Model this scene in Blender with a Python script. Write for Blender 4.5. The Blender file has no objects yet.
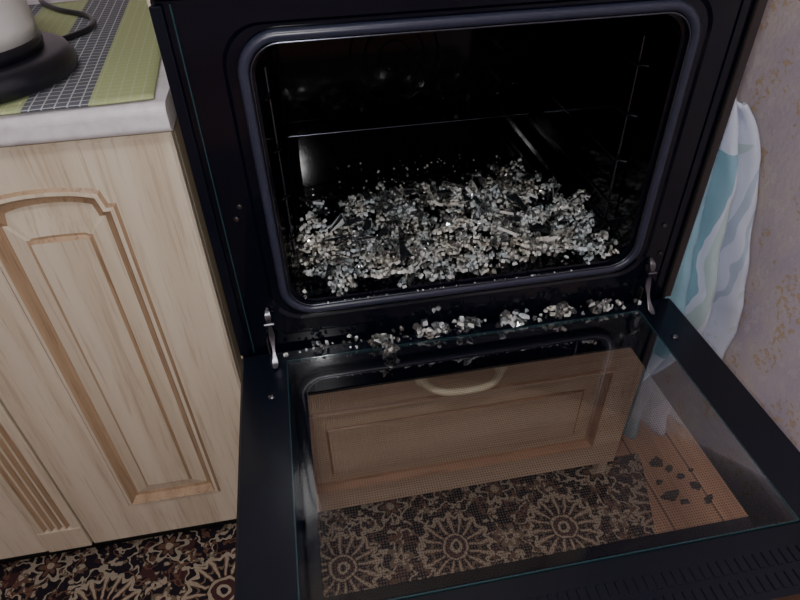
import bpy, bmesh, math, random
from mathutils import Vector, Matrix, Euler, noise
random.seed(23)
H=0.47   # height of the oven door hinge line
C=bpy.context.scene.collection

# ---------------------------------------------------------------- node helper
class E:
    def __init__(s,nt,v): s.nt=nt; s.v=v
    def _m(s,op,*a):
        n=s.nt.nodes.new('ShaderNodeMath'); n.operation=op
        for i,q in enumerate(a):
            if isinstance(q,E): s.nt.links.new(q.v,n.inputs[i])
            else: n.inputs[i].default_value=float(q)
        return E(s.nt,n.outputs[0])
    def __add__(s,o): return s._m('ADD',s,o)
    def __radd__(s,o): return s._m('ADD',s,o)
    def __sub__(s,o): return s._m('SUBTRACT',s,o)
    def __rsub__(s,o): return s._m('SUBTRACT',o,s)
    def __mul__(s,o): return s._m('MULTIPLY',s,o)
    def __rmul__(s,o): return s._m('MULTIPLY',s,o)
    def __truediv__(s,o): return s._m('DIVIDE',s,o)
    def __lt__(s,o): return s._m('LESS_THAN',s,o)
    def __gt__(s,o): return s._m('GREATER_THAN',s,o)
    def sin(s): return s._m('SINE',s)
    def cos(s): return s._m('COSINE',s)
    def abs(s): return s._m('ABSOLUTE',s)
    def frac(s): return s._m('FRACT',s)
    def floor(s): return s._m('FLOOR',s)
    def sqrt(s): return s._m('SQRT',s)
    def atan2(s,o): return s._m('ARCTAN2',s,o)
    def mod(s,o): return s._m('FLOORED_MODULO',s,o)

def newmat(name):
    m=bpy.data.materials.new(name); m.use_nodes=True
    return m,m.node_tree,m.node_tree.nodes['Principled BSDF']
def mixc(nt,f,a,b):
    n=nt.nodes.new('ShaderNodeMix'); n.data_type='RGBA'
    if isinstance(f,E): nt.links.new(f.v,n.inputs[0])
    else: n.inputs[0].default_value=f
    for i,q in ((6,a),(7,b)):
        if isinstance(q,tuple): n.inputs[i].default_value=(*q,1)
        else: nt.links.new(q,n.inputs[i])
    return n.outputs[2]
def coords(nt):
    t=nt.nodes.new('ShaderNodeTexCoord'); s=nt.nodes.new('ShaderNodeSeparateXYZ')
    nt.links.new(t.outputs['Object'],s.inputs[0])
    return t.outputs['Object'],E(nt,s.outputs[0]),E(nt,s.outputs[1]),E(nt,s.outputs[2])
def noise_t(nt,vec,scale,detail=3,sc3=(1,1,1),rough=.5,loc=(0,0,0)):
    mp=nt.nodes.new('ShaderNodeMapping'); mp.inputs['Scale'].default_value=sc3; mp.inputs['Location'].default_value=loc
    nt.links.new(vec,mp.inputs[0])
    n=nt.nodes.new('ShaderNodeTexNoise'); n.inputs['Scale'].default_value=scale; n.inputs['Detail'].default_value=detail
    n.inputs['Roughness'].default_value=rough
    nt.links.new(mp.outputs[0],n.inputs['Vector']); return E(nt,n.outputs[0])
def ramp(nt,f,stops):
    r=nt.nodes.new('ShaderNodeValToRGB'); nt.links.new(f.v,r.inputs[0])
    el=r.color_ramp.elements
    while len(el)<len(stops): el.new(.5)
    for e,(p,c) in zip(el,stops): e.position=p; e.color=(*c,1)
    return r.outputs[0]
def bump(nt,bs,h,strength=.3,dist=.002):
    b=nt.nodes.new('ShaderNodeBump'); b.inputs['Strength'].default_value=strength; b.inputs['Distance'].default_value=dist
    nt.links.new(h.v,b.inputs['Height']); nt.links.new(b.outputs[0],bs.inputs['Normal'])
def simple(name,col,rough=.5,metal=0,var=.0,coat=0,spec=.5):
    m,nt,b=newmat(name)
    b.inputs['Roughness'].default_value=rough; b.inputs['Metallic'].default_value=metal
    b.inputs['Coat Weight'].default_value=coat; b.inputs['Specular IOR Level'].default_value=spec
    vec,x,y,z=coords(nt)
    n=noise_t(nt,vec,25,4)
    c2=tuple(c*(1-var) for c in col)
    nt.links.new(mixc(nt,n,col,c2),b.inputs['Base Color'])
    return m

def wood(name,sc3,base,dark,pore):
    m,nt,b=newmat(name)
    vec,x,y,z=coords(nt)
    big=noise_t(nt,vec,1.0,3,tuple(s*.08 for s in sc3))
    fine=noise_t(nt,vec,1.0,4,sc3,.6)
    f3=noise_t(nt,vec,1.0,2,tuple(s*2.4 for s in sc3),.6)
    bands=((big*30+fine*1.4).sin()*.5+.5)
    c=mixc(nt,bands*.6,base,dark)
    p=(fine*.9+f3*.9+bands*.06)
    msk=E(nt,nt.nodes.new('ShaderNodeMapRange').outputs[0]); mr=msk.v.node
    nt.links.new(p.v,mr.inputs[0]); mr.inputs[1].default_value=.96; mr.inputs[2].default_value=1.14
    c=mixc(nt,msk*.55,c,pore)
    nt.links.new(c,b.inputs['Base Color']); b.inputs['Roughness'].default_value=.42
    bump(nt,b,msk*-1,.25,.0006)
    return m
M_woodV=wood('oak_vertical',(120,120,5),(.645,.56,.44),(.52,.43,.31),(.42,.32,.22))
M_woodH=wood('oak_horizontal',(5,120,120),(.60,.48,.34),(.47,.35,.23),(.36,.25,.16))
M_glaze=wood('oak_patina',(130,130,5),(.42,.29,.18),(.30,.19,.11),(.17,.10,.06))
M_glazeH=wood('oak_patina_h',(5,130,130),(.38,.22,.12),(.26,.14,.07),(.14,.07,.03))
M_black=simple('black_enamel',(.0020,.003,.008),.10,0,.3,spec=.38)
M_blacks=simple('black_satin',(.003,.005,.012),.22,0,.3,spec=.34)
M_cav=simple('cavity_enamel',(.0006,.0010,.0028),.09,0,.5,spec=.30)
M_gask=simple('gasket_rubber',(.028,.032,.058),.32,0,.3)
M_steel=simple('steel',(.22,.22,.24),.28,1,.3)
M_chrome=simple('wire_chrome',(.12,.13,.16),.25,1,.2)
M_trim=simple('brown_trim',(.06,.05,.05),.3,.6,.2)
M_glassedge=simple('glass_edge',(.015,.045,.055),.15,0,.3)
M_brass=simple('handle_brass',(.90,.84,.60),.35,.0,.1)
M_dark=simple('toe_kick_dark',(.015,.013,.012),.7,0,.3)
M_cream=simple('kettle_cream',(.62,.60,.60),.3,0,.06)
M_blackp=simple('black_plastic',(.008,.008,.014),.3,0,.2)
M_skirt=simple('skirting',(.4,.28,.17),.5,0,.2)

def countermat():
    m,nt,b=newmat('counter_laminate'); vec,x,y,z=coords(nt)
    n=noise_t(nt,vec,90,5); n2=noise_t(nt,vec,14,3)
    nt.links.new(ramp(nt,n*.7+n2*.3,[(.35,(.56,.53,.56)),(.55,(.66,.63,.66)),(.7,(.70,.68,.70))]),b.inputs['Base Color'])
    b.inputs['Roughness'].default_value=.35
    return m
M_counter=countermat()

def wallpaper():
    m,nt,b=newmat('wallpaper_floral'); vec,x,y,z=coords(nt)
    base=noise_t(nt,vec,9,3); fine=noise_t(nt,vec,120,4)
    cell=noise_t(nt,vec,16,2,(1,1,.7),loc=(2,3,1)); leaf=noise_t(nt,vec,95,3,rough=.65)
    f=((cell>.52)*(leaf>.55))
    g=noise_t(nt,vec,60,3,loc=(5,5,5)); f2=((cell<.46)*(g>.57))
    c=ramp(nt,base,[(.3,(.58,.53,.66)),(.5,(.70,.63,.70)),(.7,(.79,.70,.68))])
    c=mixc(nt,f*.75,c,(.64,.48,.26)); c=mixc(nt,f2*.35,c,(.84,.80,.82))
    nt.links.new(c,b.inputs['Base Color']); b.inputs['Roughness'].default_value=.55
    bump(nt,b,fine+f*.8+f2*.6,.6,.0022); return m
M_wp=wallpaper()
M_plaster=simple('plaster_ceiling',(.78,.78,.78),.9,0,.05)

def carpetmat():
    m,nt,b=newmat('carpet_pattern'); vec,x0,y0,z=coords(nt)
    dn=noise_t(nt,vec,40,2); dn2=noise_t(nt,vec,40,2,loc=(7,1,3))
    x=x0+(dn-.5)*.014; y=y0+(dn2-.5)*.014
    def med(ox,oy,px,py,R,n):
        cx=(((x-ox)/px+.5).frac()-.5)*px; cy=(((y-oy)/py+.5).frac()-.5)*py
        r=(cx*cx+cy*cy).sqrt()/R; th=cy.atan2(cx)
        pet=(th*n).cos()
        return r,th,pet
    r,th,pet=med(-.013,-.070,.20,.20,.066,16)
    BK=(.016,.012,.018); CR=(.50,.42,.31); BR=(.18,.09,.055); MR=(.08,.03,.03); OL=(.22,.165,.11)
    n1=noise_t(nt,vec,30,2); n2=noise_t(nt,vec,38,2,loc=(3,8,1)); n3=noise_t(nt,vec,70,2,loc=(1,8,5)); n4=noise_t(nt,vec,26,1,loc=(9,2,5))
    c=mixc(nt,(n4>.62),BK,MR)
    c=mixc(nt,((n1-.5).abs()<.026),c,CR)
    c=mixc(nt,((n2-.56).abs()<.024),c,BR)
    c=mixc(nt,(n3>.60),c,OL)
    c=mixc(nt,(n3>.64),c,CR)
    inside=(r<(pet*.07+.97)); c=mixc(nt,inside,c,CR)
    i2=(r<(pet*.07+.87)); c=mixc(nt,i2,c,BK)
    i3=(r<(pet*.05+.70)); c=mixc(nt,i3,c,OL)
    i4=(r<(pet*.05+.64)); c=mixc(nt,i4,c,BK)
    ray=(i2*(pet>.1))*(r>.36); c=mixc(nt,ray,c,BR)
    ray2=(i2*(pet>.68))*(r>.40); c=mixc(nt,ray2,c,CR)
    c=mixc(nt,(r<.36),c,CR); c=mixc(nt,(r<.30),c,MR); c=mixc(nt,(r<.18),c,CR); c=mixc(nt,(r<.1),c,BK)
    r2,th2,p2=med(.087,.030,.20,.20,.034,6)
    c=mixc(nt,(r2<(p2*.25+.8)),c,CR); c=mixc(nt,(r2<(p2*.2+.6)),c,BK); c=mixc(nt,(r2<(p2*.15+.42)),c,BR); c=mixc(nt,(r2<.2),c,CR)
    r3,th3,p3=med(.087,-.070,.20,.20,.022,5)
    c=mixc(nt,(r3<(p3*.3+.8)),c,OL); c=mixc(nt,(r3<(p3*.2+.5)),c,CR); c=mixc(nt,(r3<.2),c,MR)
    fib=noise_t(nt,vec,420,2)
    c=mixc(nt,fib*.6,c,(.022,.016,.02))
    nt.links.new(c,b.inputs['Base Color']); b.inputs['Roughness'].default_value=.95; b.inputs['Specular IOR Level'].default_value=.1
    bump(nt,b,fib,.6,.003); return m
M_carpet=carpetmat()

def laminate():
    m,nt,b=newmat('laminate_floor'); vec,x,y,z=coords(nt)
    g=noise_t(nt,vec,1,4,(90,6,6)); 
    seam=((x/.095).frac()<.03)
    c=ramp(nt,g,[(.3,(.40,.20,.11)),(.7,(.56,.33,.19))])
    c=mixc(nt,seam,c,(.12,.05,.02))
    nt.links.new(c,b.inputs['Base Color']); b.inputs['Roughness'].default_value=.35; return m
M_lam=laminate()

def placematm():
    m,nt,b=newmat('woven_placemat'); vec,x,y,z=coords(nt)
    u=(x*-1)/.058
    k=u.floor().mod(2.0)
    c=mixc(nt,k,(.38,.44,.20),(.085,.09,.12))
    gx=((x/.0110).frac()<.12); gy=((y/.0110).frac()<.13)
    gx2=((y/.0036).frac()<.3)
    c=mixc(nt,gx2*.35,c,(.14,.16,.12))
    lines=(gx+gy)>.5
    c=mixc(nt,lines*(k*.45+.22),c,(.62,.63,.62))
    nt.links.new(c,b.inputs['Base Color']); b.inputs['Roughness'].default_value=.85
    bump(nt,b,gx2+lines,.4,.0008); return m
M_mat=placematm()

def towelm():
    m,nt,b=newmat('towel_cloth'); vec,x,y,z=coords(nt)
    n=noise_t(nt,vec,10,2); w=noise_t(nt,vec,300,2)
    s=x+(n-.5)*.025+(z-H)*.02
    low=((z+n*.06)<(H+.215))
    c=mixc(nt,((s-.352).abs()<.024)*low*.85,(.60,.65,.78),(.18,.38,.48))
    c=mixc(nt,((s-.388).abs()<.007)*low*.7,c,(.40,.54,.52))
    c=mixc(nt,((s-.415).abs()<.003),c,(.42,.50,.62))
    c=mixc(nt,((s-.428).abs()<.002),c,(.42,.50,.62))
    nn=noise_t(nt,vec,45,3); c=mixc(nt,(nn>.60)*((s-.45).abs()<.014)*.6,c,(.45,.56,.55))
    nt.links.new(c,b.inputs['Base Color']); b.inputs['Roughness'].default_value=.9
    bump(nt,b,w,.4,.001); return m
M_towel=towelm()

def paneglass(name,tint,dots=False,k=.32,rough=.02,var=False):
    m,nt,b=newmat(name); nt.nodes.remove(b)
    out=nt.nodes['Material Output']
    tr=nt.nodes.new('ShaderNodeBsdfTransparent'); tr.inputs[0].default_value=(*tint,1)
    gl=nt.nodes.new('ShaderNodeBsdfGlossy'); gl.inputs['Roughness'].default_value=rough
    fr=nt.nodes.new('ShaderNodeFresnel'); fr.inputs[0].default_value=1.45
    ff=E(nt,fr.outputs[0])*k
    mx=nt.nodes.new('ShaderNodeMixShader'); nt.links.new(ff.v,mx.inputs[0])
    nt.links.new(gl.outputs[0],mx.inputs[2]); src=tr.outputs[0]
    if dots:
        vec,x,y,z=coords(nt)
        d=(((x/.0030).frac()-.5)*((x/.0030).frac()-.5)+((y/.0030).frac()-.5)*((y/.0030).frac()-.5)).sqrt()
        f=(d<.27)
        df=nt.nodes.new('ShaderNodeBsdfDiffuse'); df.inputs[0].default_value=(.12,.10,.09,1)
        m2=nt.nodes.new('ShaderNodeMixShader'); nt.links.new(f.v,m2.inputs[0]); nt.links.new(src,m2.inputs[1]); nt.links.new(df.outputs[0],m2.inputs[2]); src=m2.outputs[0]
    nt.links.new(src,mx.inputs[1]); nt.links.new(mx.outputs[0],out.inputs[0]); return m
M_pane=paneglass('inner_pane_glass',(.91,.91,.92))
M_pane2=paneglass('outer_pane_dotted_glass',(.91,.89,.88),True)

def crumbm(name,cols,trans,rough,coat=.8):
    m,nt,b=newmat(name)
    vec,x,y,z=coords(nt); n=noise_t(nt,vec,28,3)
    nt.links.new(ramp(nt,n,[(.38,cols[0]),(.52,cols[1]),(.66,cols[2])]),b.inputs['Base Color'])
    b.inputs['Roughness'].default_value=rough; b.inputs['IOR'].default_value=1.52
    b.inputs['Transmission Weight'].default_value=trans; b.inputs['Coat Weight'].default_value=coat; b.inputs['Coat Roughness'].default_value=.04
    return m
# 0 fracture faces (whitish), 1 clear faces, 2 refracting chunks, 3 bright facets, 4 tinted
M_edge=crumbm('glass_fracture_face',((.72,.80,.84),(.90,.90,.86),(.93,.87,.76)),.28,.07)
M_clear=paneglass('glass_clear_face',(.93,.95,.94),False,3.2,.10)
M_chunk=crumbm('clear_glass_chunk',((.90,.95,.98),(.98,.99,.97),(1,.96,.90)),.98,.0)
m_,nt_,b_=newmat('mirror_facet_glass'); b_.inputs['Metallic'].default_value=1; b_.inputs['Roughness'].default_value=.20
v_,x_,y_,z_=coords(nt_); nt_.links.new(ramp(nt_,noise_t(nt_,v_,60,2),[(.3,(.85,.93,.98)),(.7,(.98,.96,.90))]),b_.inputs['Base Color'])
M_sh=simple('dark_glass_shard',(.012,.015,.018),.10,0,.3)
M_cr=[M_edge,M_clear,M_chunk,m_,M_sh]

# ---------------------------------------------------------------- mesh helpers
def obj(name,verts,faces,mats,parent=None,smooth=False,idx=None,bevel=0,recalc=True):
    me=bpy.data.meshes.new(name); me.from_pydata([tuple(v) for v in verts],[],faces)
    if not isinstance(mats,(list,tuple)): mats=[mats]
    for m in mats: me.materials.append(m)
    if idx:
        for p,i in zip(me.polygons,idx): p.material_index=i
    if recalc:
        bm=bmesh.new(); bm.from_mesh(me); bmesh.ops.recalc_face_normals(bm,faces=bm.faces); bm.to_mesh(me); bm.free()
    if smooth:
        for p in me.polygons: p.use_smooth=True
    o=bpy.data.objects.new(name,me); C.objects.link(o)
    if parent: o.parent=parent
    if bevel:
        md=o.modifiers.new('bevel','BEVEL'); md.width=bevel; md.segments=2; md.limit_method='ANGLE'
    return o
def box(name,lo,hi,mat,parent=None,bevel=0.0):
    x0,y0,z0=lo;x1,y1,z1=hi
    v=[(x0,y0,z0),(x1,y0,z0),(x1,y1,z0),(x0,y1,z0),(x0,y0,z1),(x1,y0,z1),(x1,y1,z1),(x0,y1,z1)]
    f=[(0,3,2,1),(4,5,6,7),(0,1,5,4),(1,2,6,5),(2,3,7,6),(3,0,4,7)]
    return obj(name,v,f,mat,parent,bevel=bevel)
def boxes(name,lst,mat,parent=None,bevel=0):
    v=[];f=[]
    for (x0,y0,z0),(x1,y1,z1) in lst:
        b=len(v)
        v+=[(x0,y0,z0),(x1,y0,z0),(x1,y1,z0),(x0,y1,z0),(x0,y0,z1),(x1,y0,z1),(x1,y1,z1),(x0,y1,z1)]
        f+=[tuple(b+i for i in q) for q in [(0,3,2,1),(4,5,6,7),(0,1,5,4),(1,2,6,5),(2,3,7,6),(3,0,4,7)]]
    return obj(name,v,f,mat,parent,bevel=bevel)
def empty(name,loc=(0,0,0)):
    e=bpy.data.objects.new(name,None); C.objects.link(e); e.empty_display_size=.05; return e
def rrect(x0,x1,z0,z1,r,n=8):
    pts=[]
    for cx,cz,a0 in ((x1-r,z0+r,-90),(x1-r,z1-r,0),(x0+r,z1-r,90),(x0+r,z0+r,180)):
        for i in range(n+1):
            a=math.radians(a0+90*i/n); pts.append((cx+r*math.cos(a),cz+r*math.sin(a)))
    return pts
def loops(name,lps,mats,midx,parent=None,capend=True,capstart=False,smooth=False,closed=True):
    v=[];f=[];idx=[];n=len(lps[0])
    for L in lps: v+=L
    for k in range(len(lps)-1):
        for i in range(n):
            j=(i+1)%n
            f.append((k*n+i,k*n+j,(k+1)*n+j,(k+1)*n+i)); idx.append(midx[k])
    if capend: f.append(tuple((len(lps)-1)*n+i for i in range(n))); idx.append(midx[-1])
    if capstart: f.append(tuple(reversed(range(n)))); idx.append(midx[0])
    return obj(name,v,f,mats,parent,smooth,idx)
def tube(name,pts,r,mat,parent=None,cyclic=False,res=4):
    cu=bpy.data.curves.new(name,'CURVE'); cu.dimensions='3D'; cu.bevel_depth=r; cu.bevel_resolution=res; cu.use_fill_caps=True
    s=cu.splines.new('POLY'); s.points.add(len(pts)-1)
    for p,q in zip(s.points,pts): p.co=(*q,1)
    s.use_cyclic_u=cyclic; s.use_smooth=True; cu.materials.append(mat)
    o=bpy.data.objects.new(name,cu); C.objects.link(o)
    if parent: o.parent=parent
    return o
def smoothpts(P,n=6):
    out=[]
    P=[Vector(p) for p in P]
    for i in range(len(P)-1):
        a=P[max(i-1,0)];b=P[i];c=P[i+1];d=P[min(i+2,len(P)-1)]
        for k in range(n):
            t=k/n
            out.append(.5*((2*b)+(c-a)*t+(2*a-5*b+4*c-d)*t*t+(3*b-a-3*c+d)*t**3))
    out.append(P[-1]); return out
def lathe(name,prof,cx,cy,mat,parent=None,n=48,axis='z'):
    lps=[]
    for r,z in prof:
        if axis=='z': lps.append([(cx+r*math.cos(2*math.pi*i/n),cy+r*math.sin(2*math.pi*i/n),z) for i in range(n)])
        else: lps.append([(cx+r*math.cos(2*math.pi*i/n),z,cy+r*math.sin(2*math.pi*i/n)) for i in range(n)])
    return loops(name,lps,[mat],[0]*len(prof),parent,True,True,True)

# ---------------------------------------------------------------- room
box('floor',(-2.4,-3.0,-.05),(.60,.66,0),M_lam)
box('wall_right',(.56,-3.0,0),(.62,.66,2.6),M_wp)
box('wall_back',(-2.4,.60,0),(.56,.66,2.6),M_wp)
box('wall_left',(-2.46,-3.0,0),(-2.4,.66,2.6),M_wp)
box('wall_front',(-2.4,-3.06,0),(.62,-3.0,2.6),M_wp)
box('ceiling',(-2.46,-3.06,2.6),(.62,.66,2.66),M_plaster)
box('baseboard_right',(.545,-3.0,0),(.56,.60,.06),M_skirt,bevel=.003)

# carpet
cp=[(-1.9,.052),(.392,.052),(.385,.02),(.334,-.13),(.33,-.20),(.335,-1.7),(-1.9,-1.7)]
v=[(x,y,0.0005) for x,y in cp]+[(x,y,.009) for x,y in cp]; n=len(cp)
obj('carpet',v,[tuple(reversed(range(n))),tuple(range(n,2*n))]+[(i,(i+1)%n,n+(i+1)%n,n+i) for i in range(n)],M_carpet)

# ---------------------------------------------------------------- panelled fronts
def panel_front(name,x0,x1,z0,z1,px0,px1,pz0,pz1,amp,mats,parent,yf=0.0,field=.037,th=.018):
    N=36
    def lp(a,b,c,d,am,y):
        P=[(a,y,c),((a+b)/2,y,c),(b,y,c),(b,y,(c+d)/2)]
        for i in range(N+1):
            s=1-2*i/N
            xx=(a+b)/2+s*(b-a)/2
            q=abs(s)
            sh=0 if q>.88 else (.28+.72*math.sqrt(max(0,1-(q/1.0)**2)) if am else 0)
            P.append((xx,y,d+am*sh))
        P.append((a,y,(c+d)/2))
        return P
    def pl(ins,y,am): return lp(px0+ins,px1-ins,pz0+ins,pz1-ins,am,y)
    b=.003
    L=[lp(x0,x1,z0,z1,0,yf+th),lp(x0,x1,z0,z1,0,yf+b),lp(x0+b,x1-b,z0+b,z1-b,0,yf),
       pl(-.003,yf,amp),pl(0,yf-.0035,amp),pl(.004,yf-.004,amp),pl(.007,yf-.001,amp),pl(.010,yf+.007,amp),pl(.015,yf+.0085,amp*.9),
       pl(field-.004,yf+.004,amp*.15),pl(field-.002,yf+.0045,amp*.1),pl(field,yf+.0015,0)]
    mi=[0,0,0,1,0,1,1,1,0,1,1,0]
    return loops(name,L,mats,mi,parent,True,False)

# left base cabinets
cab=empty('kitchen_base_cabinet')
zb=H-.372; zt=H+.304
box('carcass',(-2.0,.02,zb),(-.312,.58,H+.3085),M_woodV,cab)
box('toe_kick',(-2.0,.055,.0),(-.312,.075,zb),M_dark,cab)
A=.024; ZT=H+.232
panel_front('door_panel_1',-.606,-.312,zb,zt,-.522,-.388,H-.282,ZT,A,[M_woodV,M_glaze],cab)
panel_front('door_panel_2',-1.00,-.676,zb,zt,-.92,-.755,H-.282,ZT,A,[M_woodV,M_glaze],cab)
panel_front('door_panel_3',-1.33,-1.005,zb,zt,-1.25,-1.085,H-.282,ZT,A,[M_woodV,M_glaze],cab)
# fluted pilaster
pv=[];pf=[];pi=[]
W0=-.674;W1=-.608
prof=[(W0,.018),(W0,.001),(W0+.002,-.001)]
g0=W0+.012
for k in range(4):
    a=g0+k*.0112
    prof+=[(a,-.001),(a+.0015,.002),(a+.004,.0055),(a+.0065,.002),(a+.008,-.001)]
prof+=[(W1-.002,-.001),(W1,.001),(W1,.018)]
m=len(prof)
for z in (zb+.055,zt-.055): pv+=[(x,y,z) for x,y in prof]
for i in range(m-1):
    pf.append((i,i+1,m+i+1,m+i)); pi.append(1 if (prof[i][1]>.0015 or prof[i+1][1]>.0015) and 2<i<m-3 else 0)
pf.append(tuple(range(m)));pi.append(0);pf.append(tuple(range(2*m-1,m-1,-1)));pi.append(0)
obj('pilaster_flutes',pv,pf,[M_woodV,M_glaze],cab,idx=pi)
boxes('pilaster_blocks',[((W0,-.002,zb),(W1,.018,zb+.055)),((W0,-.002,zt-.055),(W1,.018,zt))],M_woodV,cab,bevel=.002)
# countertop with rounded front edge
cz0=H+.309; cz1=H+.338
pr=[(.59,cz0),(-.006,cz0)]
for i in range(7):
    a=math.radians(-90-15*i*1.0); pr.append((-.006+.008*math.cos(a),cz0+.008+.008*math.sin(a)))
for i in range(7):
    a=math.radians(180-15*i); pr.append((-.004+.010*math.cos(a),cz1-.010+.010*math.sin(a)))
pr+=[(.59,cz1)]
k=len(pr); vv=[(-2.0,y,z) for y,z in pr]+[(-.308,y,z) for y,z in pr]
obj('countertop',vv,[tuple(range(k)),tuple(range(2*k-1,k-1,-1))]+[(i,(i+1)%k,k+(i+1)%k,k+i) for i in range(k)],M_counter)

# placemat (object rotated slightly)
nx,ny=46,34;vv=[];ff=[]
for j in range(ny+1):
    for i in range(nx+1):
        x=-.46+.46*i/nx;y=.44*j/ny
        vv.append((x,y,.0015+.0008*noise.noise(Vector((x*14,y*14,0)))))
for j in range(ny):
    for i in range(nx): a=j*(nx+1)+i; ff.append((a,a+1,a+nx+2,a+nx+1))
pm=obj('placemat',vv,ff,M_mat,smooth=True)
sd=pm.modifiers.new('t','SOLIDIFY'); sd.thickness=.0015; sd.offset=1
pm.location=(-.318,-.004,cz1+.001); pm.rotation_euler=(0,0,math.radians(4))

# kettle
ket=empty('electric_kettle'); kx,ky=-.510,.090; kz=cz1+.0045; q=1.14
lathe('base',[(.084*q,kz),(.090*q,kz+.003),(.091*q,kz+.014),(.087*q,kz+.022),(.080*q,kz+.025)],kx,ky,M_blackp,ket)
lathe('foot_ring',[(.078,kz+.025),(.079,kz+.034),(.077,kz+.037)],kx,ky,M_blackp,ket)
lathe('body',[(.0765,kz+.037),(.077,kz+.050),(.073,kz+.11),(.067,kz+.17),(.062,kz+.20),(.056,kz+.212)],kx,ky,M_cream,ket)
lathe('lid',[(.055,kz+.212),(.050,kz+.220),(.03,kz+.226),(.012,kz+.228),(.012,kz+.238),(.006,kz+.242)],kx,ky,M_blackp,ket)
hp=[(kx-.060,ky,kz+.195),(kx-.085,ky,kz+.205),(kx-.110,ky,kz+.190),(kx-.118,ky,kz+.15),(kx-.115,ky,kz+.10),(kx-.098,ky,kz+.065),(kx-.074,ky,kz+.06)]
tube('handle',smoothpts(hp),.009,M_blackp,ket)
tube('power_cord',smoothpts([(kx+.03,ky+.083,kz+.006),(kx+.06,ky+.11,kz+.004),(kx+.085,ky+.16,kz+.004),(kx+.07,ky+.22,kz+.004),(kx+.02,ky+.27,kz+.004),(kx-.02,ky+.34,kz+.004),(kx-.02,ky+.44,kz+.004)]),.0035,M_blackp,ket)

# ---------------------------------------------------------------- oven housing
hs=empty('oven_housing_cabinet')
box('side_left',(-.306,.022,.0095),(-.290,.58,2.1),M_woodV,hs)
box('side_right',(.290,.022,.0095),(.306,.58,2.1),M_woodV,hs)
box('shelf_bottom',(-.290,.03,.085),(.290,.58,.10),M_woodV,hs)
box('shelf_oven',(-.290,.03,H-.062),(.290,.58,H-.048),M_woodV,hs)
box('shelf_top',(-.290,.03,H+.545),(.290,.58,H+.56),M_woodV,hs)
box('top_board',(-.306,.0,2.1),(.306,.58,2.12),M_woodV,hs)
box('toe_kick',(-.290,.055,0.0095),(.290,.07,.085),M_dark,hs)
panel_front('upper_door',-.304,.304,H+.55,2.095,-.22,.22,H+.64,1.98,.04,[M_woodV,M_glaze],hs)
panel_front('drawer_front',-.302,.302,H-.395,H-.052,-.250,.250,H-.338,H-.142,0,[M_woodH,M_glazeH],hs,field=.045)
dh=[]
for i in range(25):
    s=i/24*2-1
    dh.append((s*.060,-.004-.026*(1-s**4),H-.100-.005*(1-s*s)))
tube('drawer_handle',dh,.0055,M_brass,hs)
for k,s in enumerate((-1,1)):
    lathe('handle_foot_%d'%(k+1),[(.010,0.0),(.010,-.003),(.007,-.006)],s*.060,H-.100,M_brass,hs,20,'y')

# ---------------------------------------------------------------- oven
ov=empty('built_in_oven')
def XZ(p,y): return [(x,y,z) for x,z in p]
O1=rrect(-.300,.300,H-.045,H+.425,.004)
O2=rrect(-.297,.297,H-.042,H+.422,.004)
op=lambda d,y:XZ(rrect(-.222+d,.222-d,H+.070+d,H+.378-d,.030),y)
op2=lambda d,y:XZ(rrect(-.250+d,.250-d,H+.045+d,H+.400-d,.040),y)
L=[XZ(O1,.02),XZ(O1,.003),XZ(O2,0),op2(0,0),op2(.003,.003),op(-.008,.003),op(0,.006),op(0,.02),op(-.002,.40)]
loops('front_frame_and_cavity',L,[M_black,M_cav],[0,0,0,0,0,0,1,1,1],ov)
tube('door_gasket',XZ(rrect(-.232,.232,H+.060,H+.388,.036),-.001),.0054,M_gask,ov,True)
tube('gasket_inner_lip',XZ(rrect(-.2255,.2255,H+.0665,H+.3815,.031),-.003),.0013,M_chrome,ov,True)
box('trim_left',(-.301,-.006,H+.0),(-.290,-.0005,H+.42),M_blacks,ov,.0015)
box('trim_left_inner',(-.284,-.002,H+.0),(-.2825,-.0005,H+.42),M_glassedge,ov)
box('trim_right',(.290,-.006,H+.0),(.301,-.0005,H+.42),M_trim,ov,.0015)
box('trim_right_inner',(.276,-.002,H+.0),(.279,-.0005,H+.42),M_blacks,ov)
box('control_panel',(-.300,-.010,H+.428),(.300,.02,H+.54),M_blacks,ov,.003)
for k,x in enumerate((-.22,-.13,.13,.22)):
    lathe('control_knob_%d'%(k+1),[(.021,-.011),(.020,-.024),(.017,-.030)],x,H+.485,M_steel,ov,28,'y')
box('control_display',(-.06,-.012,H+.465),(.06,-.0095,H+.505),M_black,ov)
boxes('casing',[((-.288,.402,H-.04),(.288,.41,H+.41)),((-.288,.021,H-.04),(-.286,.402,H+.41)),((.286,.021,H-.04),(.288,.402,H+.41)),((-.286,.021,H-.04),(.286,.402,H-.038)),((-.286,.021,H+.408),(.286,.402,H+.41))],M_dark,ov)
tube('back_ledge',[(-.21,.372,H+.128),(.21,.372,H+.128)],.0022,M_chrome,ov)
for k in range(3):
    rr=.025+.024*k
    tube('fan_ring_%d'%(k+1),[(-.02+rr*math.cos(2*math.pi*i/32),.3985,H+.235+rr*math.sin(2*math.pi*i/32)) for i in range(32)],.0016,M_cav,ov,True,2)
for s,nm in ((-1,'left'),(1,'right')):
    for k,z in enumerate((.13,.19,.25,.31)):
        X=s*.2095
        tube('runner_%s_%d'%(nm,k+1),[(X+s*.010,.05,H+z),(X,.06,H+z),(X,.35,H+z),(X+s*.010,.36,H+z)],.0020,M_chrome,ov,False,2)
    tube('runner_post_%s'%nm,[(s*.2145,.065,H+.10),(s*.2145,.065,H+.34)],.0020,M_chrome,ov,False,2)
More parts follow.
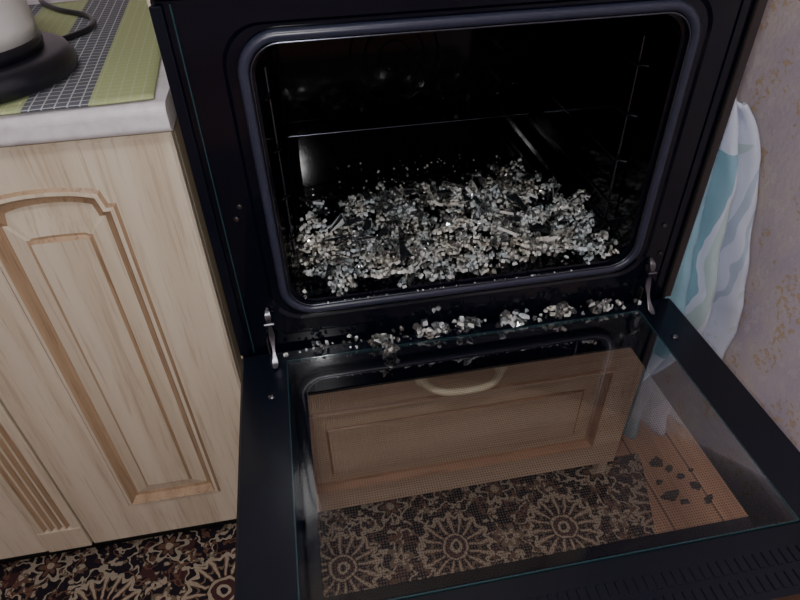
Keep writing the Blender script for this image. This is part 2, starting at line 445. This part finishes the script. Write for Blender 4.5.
for k,(x,z) in enumerate(((-.268,.20),(-.262,.215),(.268,.075),(.262,.12))):
    lathe('face_screw_%d'%(k+1),[(.0032,-.0004),(.003,-.0020),(.002,-.0026)],x,H+z,M_trim,ov,14,'y')
for s,nm in ((-1,'left'),(1,'right')):
    X=s*.256
    path=smoothpts([(0,-.001,.070),(0,-.009,.065),(0,-.012,.054),(0,-.010,.042),(0,-.013,.028),(0,-.022,.014),(0,-.032,.005),(0,-.040,.0025)],4)
    vv=[];nP=len(path)
    for i,p in enumerate(path):
        t=i/(nP-1); w=.0020+.0020*math.sin(t*9)**2
        for dx,dy in ((-w,0),(w,0),(w,.003),(-w,.003)): vv.append((X+dx,p.y+dy,H+p.z+(0 if dy==0 else -.0005)))
    fc=[(0,1,2,3),tuple(4*(nP-1)+i for i in (3,2,1,0))]
    for i in range(nP-1):
        for a in range(4): b2=(a+1)%4; fc.append((4*i+a,4*i+b2,4*i+4+b2,4*i+4+a))
    obj('hinge_arm_'+nm,vv,fc,M_steel,ov,bevel=.0006)
    tube('hinge_pin_'+nm,[(X-.006,-.012,H+.052),(X+.006,-.012,H+.052)],.0022,M_steel,ov)
    box('hinge_catch_'+nm,(X-.008,-.012,H+.001),(X-.005,-.003,H+.026),M_steel,ov,.001)

# open door
Y0,Y1=-.006,-.412
def XY(x0,x1,y0,y1,z,r=.003): return [(x,y,z) for x,y in rrect(x0,x1,y0,y1,r,4)]
L=[XY(-.300,.300,Y1,Y0,H-.030),XY(-.300,.300,Y1,Y0,H-.003),XY(-.297,.297,Y1+.003,Y0-.003,H),
   XY(-.243,.243,-.352,-.026,H),XY(-.243,.243,-.352,-.026,H-.003),XY(-.236,.236,-.346,-.032,H-.004),XY(-.236,.236,-.346,-.032,H-.030)]
loops('door_frame',L,[M_blacks],[0]*6+[0],ov,False)
L=[XY(-.300,.300,Y1,Y0,H-.0305),XY(-.222,.222,-.322,-.058,H-.0305)]
loops('door_outer_black_border',L,[M_black],[0],ov,False)
L=[XY(-.300,.300,Y1,Y0,H-.036),XY(-.222,.222,-.322,-.058,H-.036)]
loops('door_outer_black_border_back',L,[M_black],[0],ov,False)
L=[XY(-.300,.300,Y1,Y0,H-.0305),XY(-.300,.300,Y1,Y0,H-.036)]
loops('door_outer_edge',L,[M_glassedge],[0],ov,False)
obj('door_outer_window',XY(-.222,.222,-.322,-.058,H-.033,.002),[tuple(range(20))],M_pane2,ov)
obj('door_inner_pane',XY(-.2415,.2415,-.350,-.0275,H+.001,.002),[tuple(range(20))],M_pane,ov)
L=[XY(-.2425,.2425,-.351,-.0265,H-.003),XY(-.2425,.2425,-.351,-.0265,H+.0013),XY(-.2412,.2412,-.3497,-.0278,H+.0013),XY(-.2412,.2412,-.3497,-.0278,H-.003)]
loops('door_inner_pane_edge',L,[M_glassedge],[0]*3,ov,False)
for k,(x,y) in enumerate(((-.262,-.085),(.262,-.085))):
    lathe('door_screw_%d'%(k+1),[(.0045,H+.0),(.0042,H+.0018),(.002,H+.0026)],x,y,M_steel,ov,16)
sl=[]
for i in range(60):
    x=-.27+i*.0091
    if abs(x)>.275: continue
    sl.append(((x,-.386,H-.0005),(x+.0055,-.372,H+.0012)))
    sl.append(((x,-.406,H-.0005),(x+.0055,-.392,H+.0012)))
boxes('door_vent_bars',sl,M_blacks,ov,bevel=.0006)
box('door_handle_bar',(-.22,-.395,H-.082),(.22,-.375,H-.068),M_steel,ov,.005)
boxes('door_handle_posts',[((-.20,-.392,H-.069),(-.185,-.378,H-.0362)),((.185,-.392,H-.069),(.20,-.378,H-.0362))],M_steel,ov,.002)

# ---------------------------------------------------------------- shattered glass
CV=[];CF=[];CI=[]
def crumb(c,r,h,R,n=None,top=None,side=None,taper=None):
    n=n or random.choice((3,4,4,5,5,6))
    if top is None: top,side=random.choices(((1,0),(2,2),(0,0),(3,1),(4,4)),(46,32,6,14,2))[0]
    b=len(CV); a0=random.random()*6.28; st=random.uniform(.65,1.0)
    an=[a0+2*math.pi*(i+random.uniform(-.3,.3))/n for i in range(n)]
    rr=[r*random.uniform(.68,1.15) for _ in an]
    tx=random.uniform(-.25,.25);ty=random.uniform(-.25,.25)
    tp=taper or random.uniform(.62,.92)
    for s,k in ((-1,1.0),(1,tp)):
        for a,q in zip(an,rr):
            x=q*k*math.cos(a);y=q*k*math.sin(a)*st
            CV.append(Vector(c)+R@Vector((x,y,s*h/2+(s>0)*(tx*x+ty*y))))
    CF.append(tuple(b+i for i in reversed(range(n)))); CF.append(tuple(b+n+i for i in range(n)))
    for i in range(n): j=(i+1)%n; CF.append((b+i,b+j,b+n+j,b+n+i))
    CI.extend([top,top]+[side if (random.random()<.72 or side!=0) else 1 for _ in range(n)])
zf=H+.0705
def patch(cx,cy,rad,base,tx,ty,rot,sp=.0066):
    T=Euler((tx,ty,rot)).to_matrix(); seed=random.random()*50
    m=int(rad/sp*1.6)+1
    W=random.choice(((66,14,4,16,0),(58,24,4,12,2),(72,6,6,16,0),(60,24,0,14,2)))
    el=random.uniform(.5,1)
    for i in range(-m,m+1):
        for j in range(-m,m+1):
            x=(i+.5*(j%2)+random.uniform(-.27,.27))*sp; y=(j*.88+random.uniform(-.27,.27))*sp
            a=math.atan2(y,x); rl=rad*(.80+1.3*noise.noise(Vector((math.cos(a)*1.9+seed,math.sin(a)*1.9,0))))
            if math.hypot(x,y/el)>rl: continue
            p=T@Vector((x,y,0))
            q=(cx+p.x,cy+p.y,base+p.z)
            if abs(q[0])>.212 or q[1]<.004 or q[1]>.37: continue
            q=(q[0],q[1],max(q[2],zf+.003))
            t,s=random.choices(((1,0),(2,2),(0,0),(3,1),(4,4)),W)[0]
            crumb(q,sp*random.uniform(.52,.74),.0042,T@Euler((random.gauss(0,.16),random.gauss(0,.16),0)).to_matrix(),None,t,s)
# stratified centres so the whole front of the cavity floor is covered in clumps
cen=[]
for i in range(11):
    for j in range(6):
        cx=-.195+.39*(i+random.uniform(.1,.9))/11; cy=.012+.232*(j+random.uniform(.1,.9))/6
        if j==5 and (cx<-.13 or cx>.17): continue
        if random.random()<.12: continue
        cen.append((cx,cy))
for k in range(16): cen.append((random.gauss(.03,.09),random.gauss(.12,.05)))
for cx,cy in cen:
    mound=math.exp(-((cx-.02)/.13)**2-((cy-.13)/.09)**2)
    patch(cx,cy,random.uniform(.018,.042),zf+random.uniform(.004,.012)+.028*mound*random.random(),random.gauss(0.15,.22),random.gauss(0,.22),random.random()*6,random.choice((.0060,.0070,.0084)))
for k in range(60):
    x=random.uniform(-.19,.19); y=random.uniform(.02,.22)
    mound=math.exp(-((x-.02)/.13)**2-((y-.13)/.09)**2)
    L0=random.uniform(.009,.026); n=random.choice((3,4,5)); t,s=random.choice(((1,0),(1,0),(2,2),(4,4),(4,4)))
    crumb((x,y,zf+.018+.022*mound),L0,.004,Euler((random.gauss(.1,.3),random.gauss(0,.3),random.random()*6)).to_matrix()@Matrix.Diagonal((1,random.uniform(.3,.7),1)),n,t,s,.93)
for k in range(560):
    x=random.uniform(-.208,.208); y=random.uniform(.004,.255)
    if noise.noise(Vector((x*16,y*16,3)))<-.05: continue
    mound=math.exp(-((x-.02)/.14)**2-((y-.13)/.1)**2)
    s=random.choice((1,1,1,1.6))*random.uniform(.0015,.0036)
    crumb((x,y,zf+.004+random.random()*(.008+.018*mound)),s,s*1.2,Euler([random.random()*3 for _ in range(3)]).to_matrix())
for k in range(120):
    x=random.gauss(0,.10); y=random.uniform(.24,.365)
    if abs(x)>.2: continue
    s=random.uniform(.0014,.0034); crumb((x,y,zf+.003),s,s,Euler([random.random()*3 for _ in range(3)]).to_matrix())
for k in range(50):
    x=random.uniform(-.21,.21); s=random.uniform(.0010,.0020)
    crumb((x,-.0035,H+.0685),s,s,Euler([random.random()*3 for _ in range(3)]).to_matrix())
for k in range(200):
    x=random.uniform(-.242,.245)
    if noise.noise(Vector((x*22,1,8)))<.02 and random.random()<.6: continue
    y=random.uniform(-.026,-.006); z=H+.004+random.random()**1.5*.010
    s=random.uniform(.0016,.0046); crumb((x,y,z),s,s,Euler([random.random()*3 for _ in range(3)]).to_matrix())
def clump(cx,cy,cz,rad,n):
    for k in range(n):
        a=random.random()*6.28;q=rad*math.sqrt(random.random())
        s=random.uniform(.0035,.0090)
        crumb((cx+q*math.cos(a),cy+q*math.sin(a)*.55,cz+random.random()*.012),s,.0042,Euler((random.gauss(0,.4),random.gauss(0,.4),random.random()*3)).to_matrix())
clump(-.118,-.026,H+.005,.014,22);clump(-.108,-.042,H+.005,.011,12); clump(-.050,-.016,H+.005,.022,24); clump(.0,-.016,H+.006,.018,20); clump(.06,-.016,H+.005,.02,16); clump(.13,-.016,H+.005,.022,16); clump(.19,-.016,H+.005,.018,16)
g=obj('shattered_glass',CV,CF,M_cr,idx=CI)

SV=[];SF=[]
rs=random.Random(3)
for (x,y,r,a) in ((.420,.030,.019,.3),(.436,.010,.010,1.5),(.410,-.043,.022,.8),(.428,-.062,.009,2),(.467,-.036,.013,2.2),(.450,-.010,.008,.2),(.474,-.065,.014,1.2),(.475,.0,.006,1.0),(.402,-.015,.007,.4)):
    b=len(SV); n=5
    rad=[r*rs.uniform(.45,1.3) for _ in range(n)]; an=[a+(i+rs.uniform(-.3,.3))*2*math.pi/n for i in range(n)]
    for s in (0.0009,.0049):
        for q,t in zip(rad,an): SV.append((x+q*math.cos(t),y+q*.7*math.sin(t),s))
    SF.append(tuple(b+i for i in reversed(range(n))));SF.append(tuple(b+n+i for i in range(n)))
    for i in range(n): j=(i+1)%n; SF.append((b+i,b+j,b+n+j,b+n+i))
obj('glass_shards_on_floor',SV,SF,M_sh)

# ---------------------------------------------------------------- towel between oven and wall
nu,nv=60,80; TV=[];TF=[]
for j in range(nv+1):
    t=j/nv; z=H+.262-.66*t
    xl=.314+.012*t; xr=.376+.140*(1-math.exp(-2.2*t))+.005*math.sin(t*13)
    for i in range(nu+1):
        s=i/nu; x=xl+(xr-xl)*s
        fold=(.012+.018*t)*math.sin(s*19+1.2*math.sin(t*2.4))+.014*noise.noise(Vector((s*5,t*5,1)))+.006*noise.noise(Vector((s*14,t*12,4)))
        top=.020*max(0,1-t*14)
        TV.append((x,.075+fold-.027*math.sin(math.pi*min(1,t*1.1)) ,z-top*abs(s*2-1)))
for j in range(nv):
    for i in range(nu): a=j*(nu+1)+i; TF.append((a,a+1,a+nu+2,a+nu+1))
tw=empty('hanging_towel')
tt=obj('cloth',TV,TF,M_towel,tw,smooth=True); md=tt.modifiers.new('s','SOLIDIFY'); md.thickness=.004
tube('hook',[(.306,.08,H+.245),(.33,.08,H+.245),(.352,.08,H+.25),(.356,.08,H+.268)],.004,M_steel,tw)

# ---------------------------------------------------------------- lights
lamp=empty('ceiling_lamp')
m,nt,b=newmat('lamp_glow'); b.inputs['Emission Color'].default_value=(1,.97,.97,1); b.inputs['Emission Strength'].default_value=66; b.inputs['Base Color'].default_value=(.8,.8,.8,1)
lx,ly=-.35,-1.15
lathe('glass_shade',[(.03,2.38),(.09,2.395),(.125,2.43),(.13,2.47),(.12,2.50)],lx,ly,m,lamp,32)
lathe('ceiling_plate',[(.10,2.502),(.10,2.53),(.04,2.55),(.04,2.598)],lx,ly,M_steel,lamp,32)
ld=bpy.data.lights.new('camera_fill_light','POINT'); ld.energy=8.5; ld.shadow_soft_size=.012; ld.color=(1,.98,.97)  # added fill light beside the camera, brightens the drawer and broken glass
lo=bpy.data.objects.new('camera_fill_light',ld); C.objects.link(lo); lo.location=(-.21,-.61,H+.565)
w=bpy.data.worlds.new('world'); bpy.context.scene.world=w; w.use_nodes=True
w.node_tree.nodes['Background'].inputs[0].default_value=(.4,.5,.8,1); w.node_tree.nodes['Background'].inputs[1].default_value=.3

# ---------------------------------------------------------------- camera
cam=bpy.data.cameras.new('camera'); co=bpy.data.objects.new('camera',cam); C.objects.link(co)
cam.sensor_width=36; cam.lens=605/800*36; cam.clip_start=.02
r=Vector((.9836,-.1786,-.0239)).normalized(); f=Vector((.1239,.7664,-.6297)).normalized()
u=r.cross(f).normalized(); r=f.cross(u).normalized()
mt=Matrix(((r.x,u.x,-f.x,-.185),(r.y,u.y,-f.y,-.60),(r.z,u.z,-f.z,H+.547),(0,0,0,1)))
co.matrix_world=mt
bpy.context.scene.camera=co
